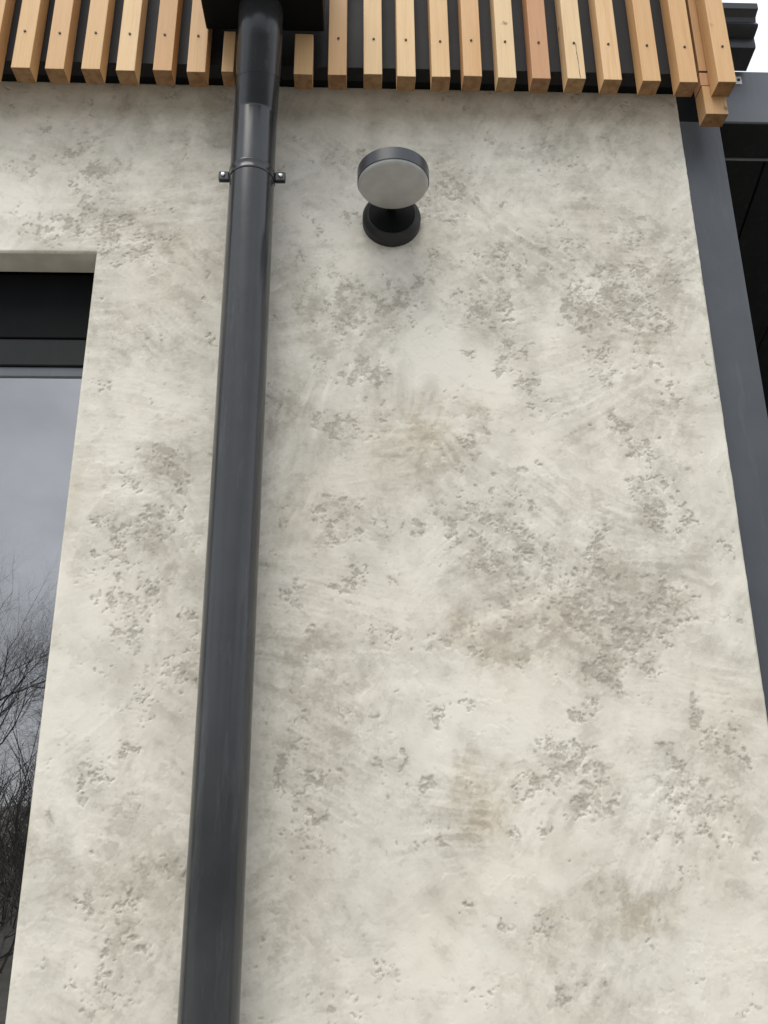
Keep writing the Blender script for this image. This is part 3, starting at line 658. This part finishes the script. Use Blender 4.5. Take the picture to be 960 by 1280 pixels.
thin = batten_mesh(0.122, 0.0275)          # ripped down beside the pipe
for i, x in enumerate(bx + extra):
    if i == 7:
        continue                              # left out where the pipe passes through the screen
    me_ = thin if i == 6 else short if i == 8 else full
    x = -0.3030 if i == 6 else x
    o = link('batten', me_, scr)
    o.location = (x, -0.0925 + tr.uniform(-.0012, .0012), 3.200 + tr.uniform(-.002, .002))
    o.rotation_euler = (tr.uniform(-.002, .002), tr.uniform(-.003, .003), tr.uniform(-.015, .015))
    t = tints[i] if i < 21 else random.choice([PALE, TAN, PEACH])
    j = tr.uniform(0.80, 1.06)
    o.color = (t[0] * j ** 0.6, t[1] * j, t[2] * j ** 1.5, kn[i] if i < 21 else 0.03)
    if i not in (6, 8):
        s = link('screw', screw, o)
        s.location = (tr.uniform(-.003, .003), -0.0222, 0.108 + tr.uniform(-.002, .002))
# drying crack down one pale batten
for o in [q for q in scr.children if abs(q.location.x - 0.5125) < 1e-4]:
    cr = MB()
    z = 0.002
    px = 0.0085
    while z < 0.105:
        nx_ = px + tr.uniform(-.0009, .0007)
        cr.box(min(px, nx_) - 0.0004, max(px, nx_) + 0.0004, -0.0229, -0.0224, z, z + 0.0085)
        px = nx_; z += 0.0088
    cr.build('crack', m_screw, o)
# doubled up corner batten standing behind the last two
o = link('batten', batten_mesh(0.085, 0.055, 0.042), scr); o.location = (0.8590, -0.0475, 3.1500); o.color = (*[q * 0.92 for q in TAN], 0.05)
o['label'] = 'short wide batten block hanging lowest at the corner'
o = link('batten', batten_mesh(0.040, 0.052, 0.040), scr); o.location = (0.8570, -0.0465, 3.2380); o.color = (*PINK, 0.03)
o['label'] = 'small timber packer above the corner block'
o = link('batten', batten_mesh(0.57, 0.050, 0.040), scr); o.location = (0.8570, -0.0465, 3.2830); o.color = (*[q * 0.9 for q in TAN], 0.0)
o['label'] = 'batten standing behind the last two battens'

# ------------------------------------------------------------------ downpipe
AX, AY, PR = -0.238, -0.080, 0.050
dp = thing('downpipe', 'round anthracite metal downpipe running down the plaster wall', 'downpipe', (AX, AY, 0))
o = MB().lathe([(PR, 0.0), (PR, 3.090)], 64).build('pipe', m_pipe, dp)
def bez(p0, p1, p2, n):
    return [tuple((1 - t) ** 2 * a_ + 2 * t * (1 - t) * b_ + t * t * c_ for a_, b_, c_ in zip(p0, p1, p2)) for t in [i / n for i in range(n + 1)]]
mit = [(0, 0, 3.0902), (0, 0, 3.0945)] + bez((0, 0, 3.096), (0.0005, -0.0005, 3.110), (0.002, -0.007, 3.122), 6) + [(0.0075, -0.0365, 3.1800)]
MB().sweep(mit, PR, 64).build('lower_elbow', m_pipe, dp)
upp = [(0.0074, -0.0360, 3.1790), (0.0120, -0.0690, 3.2440)] + bez((0.0125, -0.0720, 3.2500), (0.0140, -0.0880, 3.2810), (0.0140, -0.0890, 3.318), 12) + [(0.0140, -0.0890, 3.335)]
MB().sweep(upp, PR + 0.0010, 64).build('upper_elbow', m_pipe, dp)
MB().box(-0.120, 0.157, -0.290, -0.037, 3.325, 3.56, 0.003, 2).build('outlet_box', m_void, dp)
# two-part clip with bolts
cz = 2.934
cl = MB()
cl.lathe([(PR + 0.0005, -0.012), (PR + 0.0013, -0.012), (PR + 0.0021, -0.0095), (PR + 0.0013, -0.007), (PR + 0.0013, 0.007), (PR + 0.0021, 0.0095), (PR + 0.0013, 0.012), (PR + 0.0005, 0.012)], 64, Matrix.Translation((0, 0, cz)), False, False)
for s in (-1, 1):
    a_, b_ = sorted((s * (PR + 0.0015), s * (PR + 0.025)))
    cl.box(a_, b_, -0.006, -0.001, cz - 0.0115, cz + 0.0115, 0.0022, 2)
    cl.box(a_, b_, 0.001, 0.006, cz - 0.0115, cz + 0.0115, 0.0022, 2)
cl.box(-0.006, 0.006, PR, 0.0795, cz - 0.006, cz + 0.006)
clip = cl.build('pipe_clip', m_pipe, dp)
for s in (-1, 1):
    MB().lathe([(0.0052, 0.0), (0.0052, 0.0012), (0.0040, 0.0042), (0.0018, 0.0048)], 6 if False else 16, Matrix.Translation((s * (PR + 0.0145), -0.006, cz + 0.001)) @ Matrix.Rotation(R(90), 4, 'X')).build('bolt', m_steel, clip)

# ------------------------------------------------------------------ wall lamp
LX = 0.0777
lamp = thing('wall_lamp', 'dark outdoor wall lamp with a round frosted disc head on a black base', 'wall lamp', (LX, 0, 2.879))
toY = Matrix.Rotation(R(90), 4, 'X')       # local +z -> world -y
o = MB().lathe([(0.0675, -0.002), (0.0675, 0.020), (0.0660, 0.0228), (0.0575, 0.0345), (0.0555, 0.0355), (0.0540, 0.0350)], 64, Matrix.Translation((0.001, 0, 0)) @ toY, True, True).build('base', m_lamp, lamp)
MB().lathe([(0.0535, 0.0352), (0.0530, 0.0362), (0.0, 0.0364)], 64, Matrix.Translation((0.001, 0, 0)) @ toY, True, False).build('base_cover', m_void, lamp)
MB().lathe([(0.010, 0.030), (0.010, 0.066)], 24, Matrix.Translation((0, 0, 0.0235)) @ toY).build('arm', m_void, lamp)
hd = Matrix.Translation((0, -0.130, 0.0027))
o = MB().lathe([(0.0772, -0.0005), (0.0787, 0.0), (0.0787, 0.0295), (0.0770, 0.0312), (0.0, 0.0312)], 72, hd, True, False).build('head', m_rim, lamp); shade_auto(o, 40)
prof = [(0.0768, 0.0)] + [(0.0678 + 0.009 * math.cos(R(a_)), -0.0015 - 0.0095 * math.sin(R(a_))) for a_ in range(0, 91, 15)] + [(0.045, -0.0118), (0.020, -0.0123), (0.0, -0.0124)]
o = MB().lathe(prof, 72, hd, False, False).build('diffuser', m_opal, lamp)

# ------------------------------------------------------------------ bare trees behind the photographer (seen mirrored in the pane)
def tree_meshes(seed, H):
    rd = random.Random(seed)
    tv, tf, bv, bf = [], [], [], []
    def seg(V, Fc, a_, b_, ra, rb, n):
        t = (b_ - a_).normalized()
        u = t.orthogonal().normalized(); w = t.cross(u)
        base = len(V)
        for q, rad in ((a_, ra), (b_, rb)):
            for i_ in range(n):
                an = 2 * math.pi * i_ / n
                V.append(tuple(q + (u * math.cos(an) + w * math.sin(an)) * rad))
        for i_ in range(n):
            Fc.append((base + i_, base + (i_ + 1) % n, base + n + (i_ + 1) % n, base + n + i_))
    def grow(q, d, L, rad, depth):
        steps = 4 if depth < 3 else 3
        for s_ in range(steps):
            d = (d + Vector((rd.gauss(0, .13), rd.gauss(0, .13), rd.gauss(0.05, .09)))).normalized()
            q2 = q + d * (L / steps)
            r2 = rad * 0.86
            if depth == 0:
                seg(tv, tf, q, q2, rad, r2, 8)
            else:
                seg(bv, bf, q, q2, rad, r2, 4 if depth < 3 else 3)
            q, rad = q2, r2
            if depth < 5 and (depth > 0 or s_ >= 1):
                for _ in range(rd.choice((1, 2, 2)) if depth < 4 else rd.choice((1, 2))):
                    ax = d.orthogonal().normalized()
                    ax = Matrix.Rotation(rd.uniform(0, 6.283), 3, d) @ ax
                    nd = (Matrix.Rotation(rd.uniform(0.35, 0.85), 3, ax) @ d)
                    grow(q, nd.normalized(), L * rd.uniform(0.5, 0.68), rad * 0.55, depth + 1)
    grow(Vector((0, 0, 0)), Vector((0, 0, 1)), H * 0.55, H * 0.011, 0)
    res = []
    for nm, V, Fc in (('trunk', tv, tf), ('crown', bv, bf)):
        m_ = bpy.data.meshes.new(nm)
        m_.from_pydata(V, [], Fc)
        m_.materials.append(m_hazed_bark)
        res.append(m_)
    return res
variants = [tree_meshes(s_, 9.5) for s_ in (4, 9, 21)]
spots = []
tr = random.Random(5)
for row, (yy, n_) in enumerate(((-21, 15), (-27, 18), (-34, 20))):
    for i_ in range(n_):
        spots.append((-45 + 90 * (i_ + 0.5) / n_ + tr.uniform(-1.5, 1.5), yy + tr.uniform(-2, 2)))
for i_, (x, y) in enumerate(spots):
    o = thing('bare_tree', 'leafless dark tree, one of the bare trees mirrored in the window pane', 'tree', (x, y, 0), 'bare trees mirrored in the window')
    o.rotation_euler = (0, 0, tr.uniform(0, 6.28))
    s_ = tr.uniform(0.55, 0.88)
    o.scale = (s_, s_, s_)
    tm, cm = variants[i_ % 3]
    link('trunk', tm, o)
    link('crown', cm, o)

# undergrowth below the trees: nobody could count its twigs
def thicket():
    rd = random.Random(77)
    V, Fc = [], []
    def seg(a_, b_, ra, rb):
        t = (b_ - a_).normalized()
        u = t.orthogonal().normalized(); w = t.cross(u)
        base = len(V)
        for q, rad in ((a_, ra), (b_, rb)):
            for i_ in range(3):
                an = 2.0944 * i_
                V.append(tuple(q + (u * math.cos(an) + w * math.sin(an)) * rad))
        for i_ in range(3):
            Fc.append((base + i_, base + (i_ + 1) % 3, base + 3 + (i_ + 1) % 3, base + 3 + i_))
    for _ in range(5200):
        q = Vector((rd.uniform(-28, 20), -7.0 - 12.0 * rd.random() ** 0.75, 0))
        far = min(1.0, max(0.0, (-q.y - 7.0) / 9.0))
        d = Vector((rd.gauss(0, .3), rd.gauss(0, .3), 1)).normalized()
        L = rd.uniform(0.7, 1.3) * (1 - far) + rd.uniform(1.2, 3.8) * far
        rad = rd.uniform(.010, .022)
        for s_ in range(4):
            d = (d + Vector((rd.gauss(0, .22), rd.gauss(0, .22), rd.gauss(0, .1)))).normalized()
            q2 = q + d * (L / 4)
            seg(q, q2, rad, rad * .75)
            for _k in range(2):
                e_ = (d + Vector((rd.gauss(0, .7), rd.gauss(0, .7), rd.gauss(.1, .4)))).normalized()
                seg(q2, q2 + e_ * rd.uniform(.25, .7), rad * .5, rad * .25)
            q = q2; rad *= .75
    m_ = bpy.data.meshes.new('undergrowth')
    m_.from_pydata(V, [], Fc)
    m_.materials.append(m_hazed_bark)
    o = link('undergrowth', m_)
    o['kind'] = 'stuff'
    o['label'] = 'dense dark leafless undergrowth mirrored low in the window pane'
    o['category'] = 'undergrowth'
thicket()
